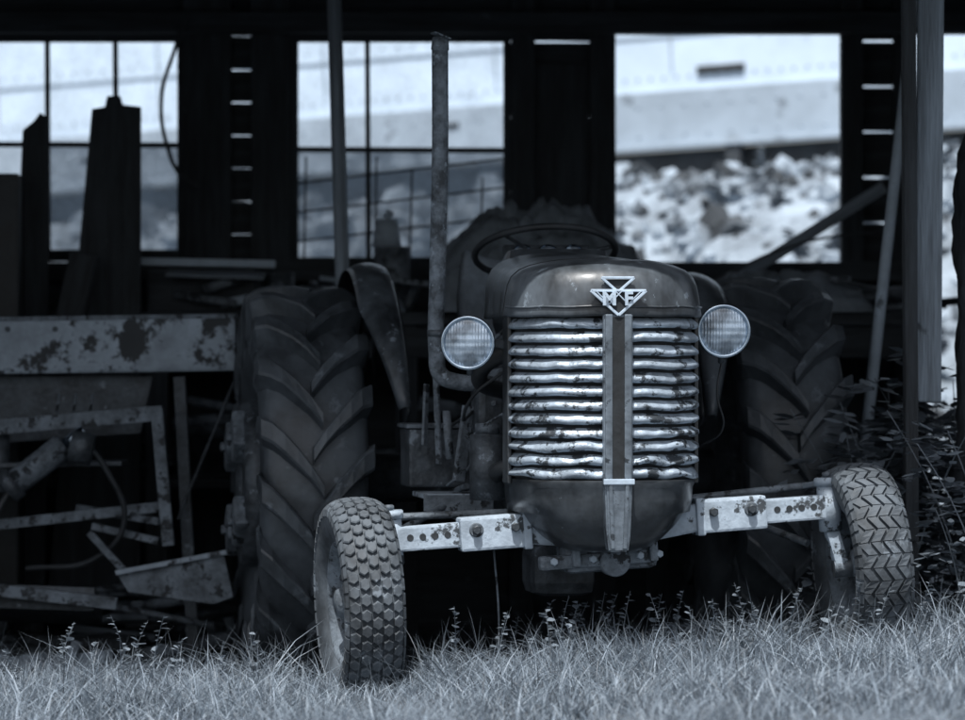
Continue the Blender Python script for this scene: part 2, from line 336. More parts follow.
# ------------------------------------------------ shed
sh=grp('shed')
YB=5.0
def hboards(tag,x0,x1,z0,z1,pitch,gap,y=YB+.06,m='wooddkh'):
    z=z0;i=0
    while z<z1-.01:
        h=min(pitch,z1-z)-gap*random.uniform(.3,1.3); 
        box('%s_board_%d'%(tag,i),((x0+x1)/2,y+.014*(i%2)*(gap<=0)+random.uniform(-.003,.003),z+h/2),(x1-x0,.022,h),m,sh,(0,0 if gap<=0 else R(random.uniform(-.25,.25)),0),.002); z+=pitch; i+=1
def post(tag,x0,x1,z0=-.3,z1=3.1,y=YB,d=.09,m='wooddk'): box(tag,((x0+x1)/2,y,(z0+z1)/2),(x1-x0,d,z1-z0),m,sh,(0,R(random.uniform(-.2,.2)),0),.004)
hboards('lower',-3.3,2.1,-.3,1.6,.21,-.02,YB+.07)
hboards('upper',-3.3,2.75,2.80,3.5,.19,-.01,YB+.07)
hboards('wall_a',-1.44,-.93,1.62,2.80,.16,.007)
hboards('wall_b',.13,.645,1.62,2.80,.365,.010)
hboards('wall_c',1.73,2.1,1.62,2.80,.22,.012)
post('post_a1',-1.44,-1.21); post('post_a2',-1.115,-.925); post('post_b1',.135,.25); post('post_b2',.52,.645,y=YB+.01); post('post_c',1.73,1.835); post('post_c2',1.985,2.05)
post('post_b3',.253,.517,1.5,2.60,YB+.03,.03); 
box('sill_beam',(-.5,YB-.07,1.595),(5.4,.12,.09),'wooddkh',sh); box('header_beam',(-.2,YB-.06,2.79),(5.9,.14,.1),'wooddkh',sh)
def window(tag,x0,x1,z0,z1,mx,mz,heavy):
    y=YB-.0; f=.035
    box(tag+'_jamb_l',(x0+f/2,y,(z0+z1)/2),(f,.06,z1-z0),'wooddk',sh,bev=.003); box(tag+'_jamb_r',(x1-f/2,y,(z0+z1)/2),(f,.06,z1-z0),'wooddk',sh,bev=.003)
    box(tag+'_head',((x0+x1)/2,y-.003,z1-f/2),(x1-x0,.06,f),'wooddkh',sh,bev=.003); box(tag+'_foot',((x0+x1)/2,y-.003,z0+f/2),(x1-x0,.06,f),'wooddkh',sh,bev=.003)
    for i,x in enumerate(mx): box(tag+'_muntin_v%d'%i,(x,y+.002,(z0+z1)/2),(.024,.03,z1-z0-.01),'wooddk',sh,(0,R(random.uniform(-.4,.4)),0),.003)
    box(tag+'_muntin_h',((x0+x1)/2,y-.002,mz),(x1-x0-.01,.03,.026),'wooddkh',sh,(0,R(.3),0),.003)
    xs=[x0]+list(mx)+[x1]
    for i in range(len(xs)-1):
        for j,(a,b) in enumerate([(z0,mz),(mz,z1)]):
            obj(tag+'_pane_%d%d'%(i,j),[(xs[i],y+.018,a),(xs[i+1],y+.018,a),(xs[i+1],y+.018,b),(xs[i],y+.018,b)],[(0,1,2,3)],'glassB' if (i,j) in heavy else 'glassA',sh)
window('window_a',-2.75,-1.437,1.645,2.74,[-2.45,-2.10,-1.77],2.21,[(3,0),(0,0),(2,0)])
box('window_a_stool',(-2.1,YB-.06,1.675),(1.3,.1,.05),'wooddkh',sh)
window('window_b',-.925,.135,1.63,2.74,[-.553],2.184,[(0,0),(1,0)])
for i in range(6): tube('mesh_v%d'%i,[(-.86+.17*i,YB-.04,1.66),(-.88+.17*i+.03,YB-.04,2.15-.02*i*(i%2))],.005,'black',sh,False)
for i in range(3): tube('mesh_h%d'%i,[(-.9,YB-.042,1.74+.14*i),(-.4,YB-.042,1.80+.14*i),(.1,YB-.042,1.86+.14*i)],.005,'black',sh,False)
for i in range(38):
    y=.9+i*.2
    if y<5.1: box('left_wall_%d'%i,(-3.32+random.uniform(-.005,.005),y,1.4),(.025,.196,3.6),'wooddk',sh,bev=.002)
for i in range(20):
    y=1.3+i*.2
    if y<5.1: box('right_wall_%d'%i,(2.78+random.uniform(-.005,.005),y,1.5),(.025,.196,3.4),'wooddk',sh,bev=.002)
ROOFY0=-.86
obj('roof',[(-3.6,ROOFY0,3.0),(3.1,ROOFY0,3.0),(3.1,5.5,3.5),(-3.6,5.5,3.5),(-3.6,ROOFY0,3.05),(3.1,ROOFY0,3.05),(3.1,5.5,3.55),(-3.6,5.5,3.55)],[(0,1,2,3),(7,6,5,4),(0,4,5,1),(1,5,6,2),(2,6,7,3),(3,7,4,0)],'wooddk',sh)
for i in range(9): bar('rafter_%d'%i,(-3.2+.78*i,ROOFY0+.05,2.92),(-3.2+.78*i,5.3,3.41),.05,.14,'wooddk',sh)
box('front_beam',(-.25,1.05,2.98),(6.2,.14,.2),'wooddkh',sh); box('front_post',(-3.15,1.05,1.4),(.15,.14,3.2),'wooddk',sh)
box('mid_beam',(-.25,3.6,3.05),(6.2,.14,.22),'wooddkh',sh)
box('door_post',(1.632,1.02,1.45),(.05,.09,3.0),'wooddk',sh,(0,R(-.3),0))
box('door_jamb_board',(1.712,1.06,1.99),(.10,.03,1.96),'woodgr',sh,(0,R(.4),0))
def rotten():
    vs=[];fs=[];n=20;k=40
    for j in range(k):
        z=.05+2.08*j/(k-1)
        for i in range(n):
            a=6.283*i/n; r=.105*(1+.35*noise.noise(Vector((math.cos(a)*1.5,math.sin(a)*1.5,z*3.5)))+.25*noise.noise(Vector((math.cos(a)*4,math.sin(a)*4,z*12)))); r*= (1 if j<k-5 else (k-j)/6+.1)
            vs.append((1.93+r*math.cos(a),1.2+r*math.sin(a),z))
    for j in range(k-1):
        for i in range(n): fs.append((j*n+i,j*n+(i+1)%n,(j+1)*n+(i+1)%n,(j+1)*n+i))
    obj('broken_tree_trunk',vs,fs,'wooddk',None,True)
rotten()
cyl('leaning_pole',(1.51,2.5,-.02),(1.85,2.55,2.95),.026,'pale',r2=.022)
bar('leaning_timber',(1.0,4.7,1.42),(1.90,4.6,1.99),.04,.055,'woodgrh')
cyl('prop_pole',(-.56,3.1,-.15),(-.655,3.1,3.1),.032,'woodgr')
tube('hanging_cable',[(-1.42,4.8,2.8),(-1.47,4.78,2.65),(-1.53,4.75,2.42),(-1.50,4.75,2.18),(-1.43,4.78,2.04),(-1.36,4.8,2.0)],.010,'black')
tube('loose_wire',[(.95,4.5,1.45),(1.2,4.5,1.60),(1.5,4.5,1.72),(1.9,4.6,1.78)],.006,'black')
# ------------------------------------------------ workbench & clutter
wb=grp('workbench')
box('top',(-.35,4.45,1.36),(4.9,.75,.06),'wooddkh',wb)
for i,x in enumerate((-2.7,-1.5,-.35,.8,2.0)): box('leg_%d'%i,(x,4.15,.62),(.1,.1,1.44),'wooddk',wb)
box('shelf',(-.35,4.45,.6),(4.8,.65,.04),'wooddkh',wb)
box('apron',(-.35,4.1,1.25),(4.8,.03,.14),'wooddkh',wb)
box('pale_plank',(-1.28,4.3,1.62),(.62,.25,.035),'pale',None,(0,R(1),R(6)),.006); box('wooden_crate',(-1.3,4.4,1.495),(.5,.35,.2),'wooddkh',None)
box('sheet_metal_offcut',(-1.23,4.15,1.565),(.45,.2,.015),'woodgrh',None,(R(8),R(2),0))
prism('tall_panel',[(-2.0,.0),(-1.57,.0),(-1.565,2.33),(-1.65,2.34),(-1.66,2.38),(-1.72,2.38),(-1.73,2.33),(-1.79,2.32)],.03,'wooddk',None,(0,4.02,0))
prism('narrow_board',[(-2.2,0),(-2.0,0),(-1.98,2.1),(-1.99,2.28),(-2.02,2.30),(-2.05,2.26),(-2.10,2.22)],.03,'wooddk',None,(0,3.96,0))
box('metal_cabinet',(-2.45,3.7,1.0),(.75,.45,2.0),'black',None,(0,0,R(3)),.01)
box('wooden_plank',(-1.83,3.8,1.50),(.12,.2,.3),'wooddk',None,(0,R(12),0))
def can(x,y,z,r,h,m): 
    g=grp('metal_can',(x,y,z)); cyl('body',(0,0,0),(0,0,h),r,m,g); lathe('rim',[(h-.004,r*1.0),(h+.004,r*1.05),(h+.010,r*1.0),(h+.004,r*.93)],m,g,24,rot=(0,R(-90),0)); return g
can(-.42,4.4,1.39,.08,.30,'rust'); can(-.62,4.35,1.39,.06,.14,'iron'); can(-.95,4.4,1.39,.07,.18,'iron'); can(1.65,4.4,1.39,.07,.16,'rust')
g=grp('oil_jug',(-.45,4.45,1.70)); cyl('body',(0,0,0),(0,0,.13),.07,'pale',g,r2=.05); cyl('neck',(0,0,.13),(.02,0,.17),.02,'pale',g)
def heap(name,c,s,m,seed,amp=.35,n=48):
    vs=[];fs=[]
    for j in range(n):
        for i in range(n):
            u=i/(n-1)*2-1; v=j/(n-1)*2-1; e=max(0,1-u*u)*max(0,1-v*v)
            p=Vector((u*2.3+seed,v*2.3,seed)); h=e**.4*(.80+amp*(noise.ridged_multi_fractal(p,1,2,4,1,2)-1)*.6+.1*noise.noise(p*4))
            vs.append((u*s[0],v*s[1],h*s[2]))
    for j in range(n-1):
        for i in range(n-1): fs.append((j*n+i,j*n+i+1,(j+1)*n+i+1,(j+1)*n+i))
    return obj(name,vs,fs,m,None,True,c)
heap('crumpled_tarp',(.27,4.25,1.39),(.50,.28,.56),'tarp',4,.4)
heap('rag_heap',(-.7,4.3,1.39),(.35,.25,.13),'tarp',9,.5)
heap('rag_heap',(1.35,4.3,1.39),(.45,.28,.2),'tarp',12,.6)
def scrap(name,n,xr,yr,zr,seed,mats=('wooddkh','iron','rust','woodgrh','rust')):
    g=grp(name); rd=random.Random(seed); random.seed(seed)
    for i in range(n):
        c=(rd.uniform(*xr),rd.uniform(*yr),rd.uniform(*zr)); m=rd.choice(mats); k=rd.random()
        if k<.5: box('piece_%d'%i,c,(rd.uniform(.15,.6),rd.uniform(.05,.12),rd.uniform(.015,.07)),m,g,(R(rd.uniform(-15,15)),R(rd.uniform(-14,14)),R(rd.uniform(-50,50))),.004)
        elif k<.8:
            a=rd.uniform(-.6,.6); l=rd.uniform(.1,.35); cyl('pipe_%d'%i,(c[0]-l,c[1],c[2]-a*l*.3),(c[0]+l,c[1]+a*.3,c[2]+a*l*.3),rd.uniform(.008,.03),m,g,seg=12)
        else: lathe('ring_%d'%i,[(-.02,.05),(-.02,.09),(.02,.09),(.02,.05),(-.02,.05)],m,g,20,c,(rd.uniform(0,3),rd.uniform(0,3),0))
    return g
scrap('bench_scrap_pile',46,(-1.3,2.0),(4.10,4.5),(1.41,1.54),21,('iron','rust','woodgrh','rust','pale'))
scrap('shelf_scrap_pile',30,(-2.4,1.8),(4.2,4.6),(.64,.95),22)
scrap('floor_scrap_pile',44,(-2.6,-1.1),(2.5,3.9),(-.1,.17),23)
scrap('timber_scrap_pile',20,(.9,2.2),(3.2,4.0),(.0,1.0),24)
scrap('debris_pile',30,(-2.3,-1.15),(.9,2.2),(-.1,-.05),25,('woodgrh','rust','iron'))
# ------------------------------------------------ rusty implement at left
im=grp('farm_implement')
box('main_beam',(-1.82,2.6,1.225),(1.56,.06,.225),'rust2',im,(0,R(-.8),0),.015)
box('beam_top_flange',(-1.82,2.66,1.345),(1.56,.16,.02),'rust',im,(0,R(-.8),0))
prism('apron_plate',[(-2.6,.78),(-1.45,.86),(-1.4,1.10),(-2.6,1.10)],.02,'iron',im,(0,2.68,0))
def angle(n,p1,p2,w=.05,m='rust'):
    bar(n+'_web',p1,p2,.008,w,m,im,.001); q1=Vector(p1)+Vector((0,.022,w*.46)); q2=Vector(p2)+Vector((0,.022,w*.46)); bar(n+'_flange',q1,q2,.05,.008,m,im,.001)
angle('front_bar',(-2.6,2.3,.84),(-1.33,2.3,.95),.06)
angle('lower_bar',(-2.6,2.3,.42),(-1.33,2.35,.56),.04)
bar('leg_1',(-1.35,2.3,.97),(-1.30,2.3,.40),.05,.05,'rust',im); bar('leg_2',(-2.35,2.3,.88),(-2.4,2.3,-.05),.05,.05,'rust',im)
bar('leg_3',(-1.28,2.62,1.1),(-1.22,2.62,-.1),.05,.05,'iron',im)
bar('brace_1',(-1.34,2.32,.5),(-1.7,2.5,.55),.03,.03,'rust',im); bar('brace_2',(-1.34,2.3,.42),(-1.62,2.34,.48),.04,.03,'rust',im)
cyl('hydraulic_cylinder',(-1.93,2.2,.66),(-1.72,2.2,.82),.055,'rust',im); cyl('cylinder_rod',(-1.72,2.2,.82),(-1.64,2.2,.88),.025,'chrome',im); cyl('cylinder_cap',(-1.96,2.2,.64),(-1.92,2.2,.67),.07,'iron',im)
cyl('spool',(-1.69,2.15,.82),(-1.60,2.15,.80),.065,'iron',im)
cyl('canister',(-2.02,2.4,.62),(-2.02,2.4,.86),.05,'iron',im)
prism('skid_plate',[(-1.5,.30),(-1.06,.38),(-1.02,.20),(-1.1,.17),(-1.45,.22)],.02,'rust',im,(0,2.1,0),(0,0,0))
bar('skid_edge',(-1.5,2.08,.30),(-1.04,2.1,.385),.03,.02,'rust2',im); bar('tongue',(-2.6,2.1,.30),(-1.5,2.15,.17),.06,.05,'rust',im)
bar('drag_arm',(-1.62,2.2,.46),(-1.40,2.2,.22),.03,.03,'rust',im)
bar('diag_rod',(-1.28,2.5,.5),(-1.04,2.6,1.1),.012,.012,'iron',im); bar('tray',(-2.6,2.5,.72),(-1.5,2.5,.74),.3,.02,'iron',im)
box('lower_tray',(-2.1,2.4,.16),(1.0,.4,.10),'iron',im,(R(-12),R(2),0))
for i,x in enumerate((-1.78,-1.71,-1.64)): cyl('stake_%d'%i,(x,2.45,.95),(x+.01,2.45,1.03),.006,'rust',im,seg=8)
for i,x in enumerate((-2.2,-2.0,-1.8,-1.4)): cyl('bolt_%d'%i,(x,2.56,1.30),(x,2.575,1.30),.012,'iron',im,seg=6)
tube('hose_1',[(-1.95,2.18,.62),(-2.05,2.15,.5),(-2.2,2.2,.55),(-2.4,2.3,.7)],.014,'black',im); tube('hose_2',[(-1.65,2.18,.85),(-1.55,2.2,.72),(-1.48,2.25,.5),(-1.6,2.3,.35),(-1.9,2.4,.3)],.012,'black',im)
# ------------------------------------------------ tractor
TH=R(8); TO=Vector((.42,.12,0)); T=grp('tractor',TO,(0,0,TH))
def outline(hw,yf,yc,yr,hwr,bow=.06,n=36,p=.62):
    pts=[(-hwr,yr),(-(hwr*.5+hw*.5),(yr+yc)/2)]
    for i in range(n+1):
        t=-math.pi/2+math.pi*i/n; s,c=math.sin(t),abs(math.cos(t))
        x=hw*math.copysign(abs(s)**p,s); y=yc-(yc-yf)*c**p+bow*(x/hw)**2*c**.3
        pts.append((x,y))
    pts+=[((hwr*.5+hw*.5),(yr+yc)/2),(hwr,yr)]
    return pts
def loft(name,rings,m,parent,close=None):
    vs=[];fs=[];n=len(rings[0])
    for r in rings: vs+=r
    for j in range(len(rings)-1):
        for i in range(n-1): fs.append((j*n+i,j*n+i+1,(j+1)*n+i+1,(j+1)*n+i))
    if close is not None:
        b=(len(rings)-1)*n; c=len(vs)
        for i in range(n//2+1): 
            y=(vs[b+i][1]+vs[b+n-1-i][1])/2; vs.append((0,y,close+(vs[b+i][2]-rings[-1][n//2][2])))
        for i in range(n//2):
            fs.append((b+i,b+i+1,c+i+1,c+i)); fs.append((b+n-1-i,c+i,c+i+1,b+n-2-i))
    return obj(name,vs,fs,m,parent,True)
rs=[]
for ins,z in [(.012,1.325),(-.004,1.322),(-.008,1.33),(-.006,1.345),(0,1.395),(.008,1.435),(.022,1.465),(.05,1.490),(.085,1.506),(.13,1.518),(.19,1.526),(.25,1.530)]:
    o=outline(.345-ins,-.37+ins*.8,-.02,.80,.30-ins,.06)
    rs.append([(x,y+.0035*noise.noise(Vector((x*9,y*9,z*9))),z+(.045*max(0,y)/.8)*(1 if z>1.38 else 0)+.004*noise.noise(Vector((x*8,y*8,4)))) for x,y in o])
loft('hood',rs,'hood',T,close=1.534)
box('hood_seam',(0,.15,1.540),(.012,.6,.006),'grdark',T,(R(3),0,0),.001)
seam=[r[2] for r in rs[2:]]; seam2=[r[-3] for r in rs[2:]]
tube('hood_panel_seam',seam+[(0,seam[-1][1],1.534)]+seam2[::-1],.003,'grdark',T,False)
bead=[(x,y-.003,z+.012) for x,y,z in rs[3][3:-3]]; tube('hood_bead',bead,.004,'hood',T,False)
# grille
zr0,zr1,NL=.745,1.322,12; rings=[]
pit=(zr1-zr0)/NL; prof=[(0,0),(.10,0),(.16,.016),(.32,.027),(.55,.025),(.78,.013),(.92,.004)]
for l in range(NL):
    for f,o in prof: rings.append((zr0+pit*(l+f),o))
rings.append((zr1,0)); G=[]
for z,o in rings:
    base=outline(.318+o,-.335-o,-.02,.0,.318+o,.06,90)
    row=[]
    for x,y in base:
        d=noise.noise(Vector((x*7,z*6,2)))*.008+noise.noise(Vector((x*22,z*18,5)))*.005
        if z<.90: d+=noise.noise(Vector((x*14,z*20,8)))*.018*(o>.003)
        k=o/.026
        row.append((x,y-d*k*1.2,z+d*1.0*(.3+k*.7)))
    G.append(row)
n=len(G[0]); vs=[p for r in G for p in r]; fs=[];mi=[]
for j in range(len(G)-1):
    for i in range(n-1): fs.append((j*n+i,j*n+i+1,(j+1)*n+i+1,(j+1)*n+i)); mi.append(1 if (rings[j][1]<.003 or rings[j+1][1]<.003) else 0)
obj('grille_louvers',vs,fs,['grille','grdark'],T,True,mi=mi)
for sg in(-1,1):
    box('grille_side_trim_%d'%(sg+2),(sg*.338,-.02,1.03),(.016,.12,.60),'bowl',T,bev=.004)
box('strip_back',(0,-.372,1.03),(.105,.03,.60),'strip',T,bev=.006)
box('strip_groove',(0,-.3895,1.03),(.044,.006,.58),'grdark',T,bev=.001)
box('strip_ridge_l',(-.034,-.392,1.03),(.026,.014,.60),'strip',T,bev=.005); box('strip_ridge_r',(.034,-.392,1.03),(.026,.014,.60),'strip',T,bev=.005)
rs=[]
for ins,z in [(-.006,.748),(-.008,.735),(0,.72),(.002,.68),(.010,.63),(.028,.585),(.06,.545),(.105,.515),(.155,.497),(.2,.49)]:
    o=outline(.325-ins,-.355+ins*.7,-.0,.14,.325-ins,.06); rs.append([(x,y,z+.10*max(0,abs(x)/.3-.45)*(z<.6)) for x,y in o])
loft('lower_bowl',rs,'bowl',T,close=.488)
prism('bowl_strip',[(-.05,.755),(.05,.755),(.042,.56),(.034,.50),(-.034,.50),(-.042,.56)],.07,'strip',T,(0,-.400,0),(R(0),0,0),.006)
for x in(-.03,.03): bar('bowl_strip_rib_%d'%(x>0),(x,-.402,.75),(x*.7,-.402,.51),.012,.014,'strip',T,.004)
box('bowl_clip',(0,-.405,.745),(.11,.012,.02),'letters',T,bev=.003)
# emblem
em=grp('emblem',(0,-.392,1.398),(R(-2),0,0),T)
def tri(tag,cx,zt,w,h,y,th=.008,m='letters',bw=.012):
    a=(cx-w,y,zt);b=(cx+w,y,zt);c=(cx,y,zt-h)
    for i,(p,q) in enumerate(((a,b),(b,c),(c,a))): bar('%s_%d'%(tag,i),p,q,bw,th,m,em,.002)
tri('frame',0,.014,.098,.086,0,.010,bw=.013); tri('top_triangle',0,.060,.058,.050,.010,.009); tri('left_triangle',-.034,.012,.045,.045,-.004,.004,bw=.006); tri('right_triangle',.034,.012,.045,.045,-.004,.004,bw=.006)
prism('backing',[(-.09,.01),(.09,.01),(0,-.068)],.012,'grdark',em,(0,.004,0)); prism('backing_top',[(-.05,.054),(.05,.054),(0,.012)],.012,'grdark',em,(0,.016,0))
for ch,x in (('M',-.034),('F',.034)):
    cu=bpy.data.curves.new('letter','FONT'); cu.body=ch; cu.size=.066; cu.extrude=.004; cu.offset=.0022; cu.align_x='CENTER'; cu.materials.append(M['letters'])
    o=bpy.data.objects.new('letter_'+ch,cu); o.location=(x,-.010,-.036); o.rotation_euler=(R(90),0,0); link(o,em)
# headlights
def headlight(tag,x,y,z,side,ry):
    g=grp(tag,(x,y,z),(R(3),0,ry),T)
    lathe('shell',[(-.012,.090),(-.004,.094),(.01,.093),(.03,.088),(.06,.075),(.09,.05),(.105,.02),(.107,0)],'iron',g,48,axis='Y')
    lathe('bezel',[(-.004,.096),(-.016,.098),(-.022,.093),(-.018,.084),(-.008,.084)],'chrome',g,48,axis='Y')
    lathe('lens',[(-.012,.086),(-.022,.07),(-.029,.045),(-.033,.02),(-.034,0)],'lens',g,48,axis='Y')
    bar('bracket',(-side*.06,.05,-.0),(-side*.17,.10,-.02),.03,.03,'iron',g); cyl('stud',(0,.05,-.08),(0,.05,-.12),.012,'iron',g)
headlight('headlight_l',-.478,-.02,1.232,-1,R(-14)); headlight('headlight_r',.448,-.02,1.275,1,R(-4))
tube('headlight_wire',[(.46,.06,1.17),(.44,.05,1.05),(.47,.1,.92),(.40,.2,.85)],.004,'black',T)
# radiator, engine
box('radiator',(0,.03,1.02),(.56,.16,.66),'iron',T); box('fan_shroud',(0,.16,1.03),(.5,.08,.5),'black',T)
box('engine_block',(0,.68,.90),(.34,.85,.5),'iron',T,bev=.02); box('cylinder_head',(0,.68,1.20),(.30,.8,.12),'iron',T,bev=.015)
box('oil_pan',(0,.62,.58),(.26,.7,.18),'iron',T,bev=.03); box('transmission',(.0,1.5,.80),(.40,.95,.46),'iron',T,bev=.04)
box('sump_casting',(-.07,.5,.40),(.24,.3,.20),'iron',T,bev=.05)
box('fuel_tank',(0,.75,1.36),(.46,.8,.2),'bowl',T,bev=.05)
for i in range(4): cyl('exhaust_port_%d'%i,(-.17,.42+.17*i,1.1),(-.27,.42+.17*i,1.1),.032,'rust',T,seg=16)
cyl('exhaust_manifold',(-.28,.36,1.1),(-.28,1.0,1.1),.04,'rust',T)
cyl('air_cleaner',(-.37,.26,.66),(-.37,.26,.90),.065,'iron',T); cyl('air_cleaner_cap',(-.37,.26,.90),(-.37,.26,.94),.045,'rust',T)
cyl('oil_filter',(-.30,.50,.70),(-.30,.50,.88),.05,'rust',T,seg=20) ; cyl('starter',(-.25,.75,.74),(-.25,1.05,.74),.055,'iron',T)
tube('radiator_hose',[(-.2,.1,1.2),(-.35,.15,1.18),(-.40,.26,1.10),(-.28,.38,1.05)],.03,'black',T); tube('lower_hose',[(-.22,.08,.8),(-.34,.12,.78),(-.34,.24,.74)],.026,'black',T)
tube('fuel_line',[(-.3,.2,1.3),(-.36,.35,1.2),(-.36,.6,1.0),(-.38,.8,.9)],.007,'rust',T); tube('brake_rod',[(-.40,.6,.70),(-.42,1.4,.62)],.012,'rust',T,False)
tube('wire_loom',[(-.30,.1,1.15),(-.42,.2,1.05),(-.44,.4,.95),(-.38,.6,.98),(-.46,.8,.9)],.006,'black',T); tube('choke_cable',[(-.28,.2,1.0),(-.41,.3,.9),(-.40,.5,.78),(-.46,.7,.70)],.005,'rust',T)
box('battery_box',(-.47,.95,.80),(.24,.28,.22),'iron',T,bev=.01); box('battery_lid',(-.47,.95,.92),(.26,.30,.015),'rust',T,bev=.003)
box('foot_step',(-.44,.70,.665),(.26,.34,.018),'rust2',T,bev=.003); box('foot_step_edge',(-.44,.525,.64),(.26,.012,.06),'rust',T,bev=.002); bar('step_strut',(-.52,.55,.64),(-.30,.6,.48),.02,.02,'rust',T)
box('steering_box',(-.32,.55,1.0),(.12,.2,.22),'iron',T,bev=.03); bar('pitman_arm',(-.40,.55,1.0),(-.44,.53,.72),.02,.045,'rust',T)
for k in range(3): cyl('steering_box_bolt_%d'%k,(-.36+.04*k,.445,1.06-.05*k),(-.36+.04*k,.43,1.06-.05*k),.011,'rust',T,seg=6)
bar('lever_a',(-.49,.7,.78),(-.50,.72,1.13),.012,.03,'rust',T); bar('lever_b',(-.54,.75,.85),(-.53,.76,1.08),.012,.025,'rust',T); cyl('spring',(-.46,.62,.8),(-.47,.64,.98),.016,'rust',T,seg=10)
for sg in (-1,1): tube('drag_link_%d'%(sg+1),[(sg*.80,.16,.50),(sg*.42,.62,.66)],.014,'rust',T,False)
box('pulley_guard',(-.02,.1,.70),(.3,.1,.2),'black',T,bev=.02)
# exhaust
def Lc(x,y,z):
    v=Matrix.Rotation(-TH,3,'Z')@(Vector((x,y,z))-TO); return v
ex=[(-.158,.62,2.33),(-.158,.62,1.9),(-.168,.62,1.45),(-.170,.62,1.20),(-.155,.62,1.115),(-.10,.62,1.09),(-.02,.63,1.085),(.06,.66,1.09)]
tube('exhaust_stack',[Lc(*p) for p in ex],.031,'pipe',T)
cyl('exhaust_tip',Lc(-.158,.62,2.32),Lc(-.156,.62,2.37),.034,'pipe',T,r2=.030); bar('rain_cap',Lc(-.185,.60,2.385),Lc(-.125,.62,2.362),.06,.006,'rust',T)
lathe('exhaust_clamp',[(-.012,.030),(-.012,.036),(.012,.036),(.012,.030)],'iron',T,24,Lc(-.17,.62,1.27),(0,R(90),0))
# steering wheel, dash, seat
sw=grp('steering_wheel',Lc(.245,1.40,1.59),(R(-20),0,0),T)
tube('rim',[(.275*math.cos(i*math.pi/12),.275*math.sin(i*math.pi/12),0) for i in range(24)],.0135,'black',sw,True,True)
for i in range(3):
    a=R(90+120*i+15); tube('spoke_%d'%i,[(0,0,-.03),(.14*math.cos(a),.14*math.sin(a),-.015),(.27*math.cos(a),.27*math.sin(a),0)],.008,'iron',sw)
cyl('hub',(0,0,-.06),(0,0,.01),.035,'black',sw); cyl('column',(0,0,-.45),(0,0,-.03),.022,'iron',sw)
box('dash_cowl',(0.0,1.05,1.43),(.40,.3,.30),'bowl',T,(R(-12),0,0),.05); box('instrument_panel',(0,1.22,1.55),(.34,.03,.14),'iron',T,(R(-20),0,0),.01)
for i in (-1,0,1): lathe('gauge_%d'%(i+1),[(0,0),(0,.035),(-.01,.04),(-.01,.036)],'chrome',T,24,(i*.1,1.19,1.58),(R(-20),0,0),'Y')
def seat():
    vs=[];fs=[];n=24
    for j in range(n):
        v=j/(n-1)
        for i in range(n):
            u=i/(n-1)*2-1
            if v<.6: y=-(.45-v*.75)+.0; z=.03*u*u*1.5
            else: y=.0+(v-.6)*.2; z=(v-.6)*.75+.045*u*u
            vs.append((u*.23*(1-.25*max(0,v-.75)*4*.5),y-.02*u*u*(v>.6),z))
    for j in range(n-1):
        for i in range(n-1): fs.append((j*n+i,j*n+i+1,(j+1)*n+i+1,(j+1)*n+i))
    o=obj('seat',vs,fs,'tarp',T,True,(0.02,2.15,1.28)); md=o.modifiers.new('s','SOLIDIFY'); md.thickness=.05
seat(); box('seat_support',(0,2.0,1.12),(.2,.3,.3),'iron',T)
# ------ front axle
AX=grp('front_axle',(.045,0,.585),(0,R(-4),0),T)
box('centre_beam',(0,0,0),(.60,.085,.085),'rust',AX,bev=.01)
for sg in(-1,1):
    t='l' if sg<0 else 'r'
    box('sleeve_'+t,(sg*.435,-.005,-.0),(.245,.112,.120),'axle',AX,bev=.010)
    prism('sleeve_web_'+t,[(sg*.12,-.075),(sg*.32,-.05),(sg*.32,.05),(sg*.12,.02)] if sg<0 else [(.12,-.075),(.12,.02),(.32,.05),(.32,-.05)],.09,'axle' ,AX,(0,-.05,0),bev=.006)
    box('extension_'+t,(sg*.66,0,.0),(.30,.072,.088),'axle',AX,bev=.008)
    for k,x in enumerate((.36,.50)):
        cyl('bolt_%s%d'%(t,k),(sg*x,-.055,.015),(sg*x,-.085,.015),.017,'iron',AX,seg=6)
    cyl('washer_%s'%t,(sg*.50,-.055,.015),(sg*.50,-.066,.015),.026,'rust',AX)
    for k,x in enumerate((.60,.645,.69,.735)): cyl('hole_%s%d'%(t,k),(sg*x,-.033,.004),(sg*x,-.0375,.004),.012,'black',AX,seg=16,bev=0)
    box('sleeve_cap_'+t,(sg*.315,-.002,.0),(.03,.125,.135),'axle',AX,bev=.006)
    cyl('kingpin_housing_'+t,(sg*.80,.0,-.09),(sg*.80,0,.075),.042,'axle',AX); cyl('kingpin_cap_'+t,(sg*.80,0,.075),(sg*.80,0,.105),.05,'axle',AX); cyl('kingpin_nut_'+t,(sg*.80,0,.105),(sg*.80,0,.125),.02,'rust',AX,seg=6)
    bar('steering_arm_'+t,(sg*.80,0,.09),(sg*.77,.2,.07),.045,.02,'axle',AX)
    bar('spindle_'+t,(sg*.80,0,-.08),(sg*.835,0,-.24),.06,.05,'axle',AX,.012); cyl('stub_'+t,(sg*.80,0,-.225),(sg*.93,0,-.225),.035,'iron',AX)
cyl('pivot_pin',(0,-.12,-.02),(0,.15,-.02),.04,'iron',AX)
box('pivot_casting',(-.03,-.02,-.09),(.34,.2,.15),'rust',AX,bev=.03); box('casting_lug',(-.08,-.10,-.12),(.42,.06,.05),'rust',AX,bev=.012)
box('casting_rib_a',(-.16,-.09,-.08),(.03,.12,.12),'rust',AX,bev=.008); box('casting_rib_b',(.12,-.09,-.08),(.03,.12,.12),'rust',AX,bev=.008); cyl('casting_boss',(-.02,-.14,-.13),(-.02,-.05,-.13),.055,'rust',AX)
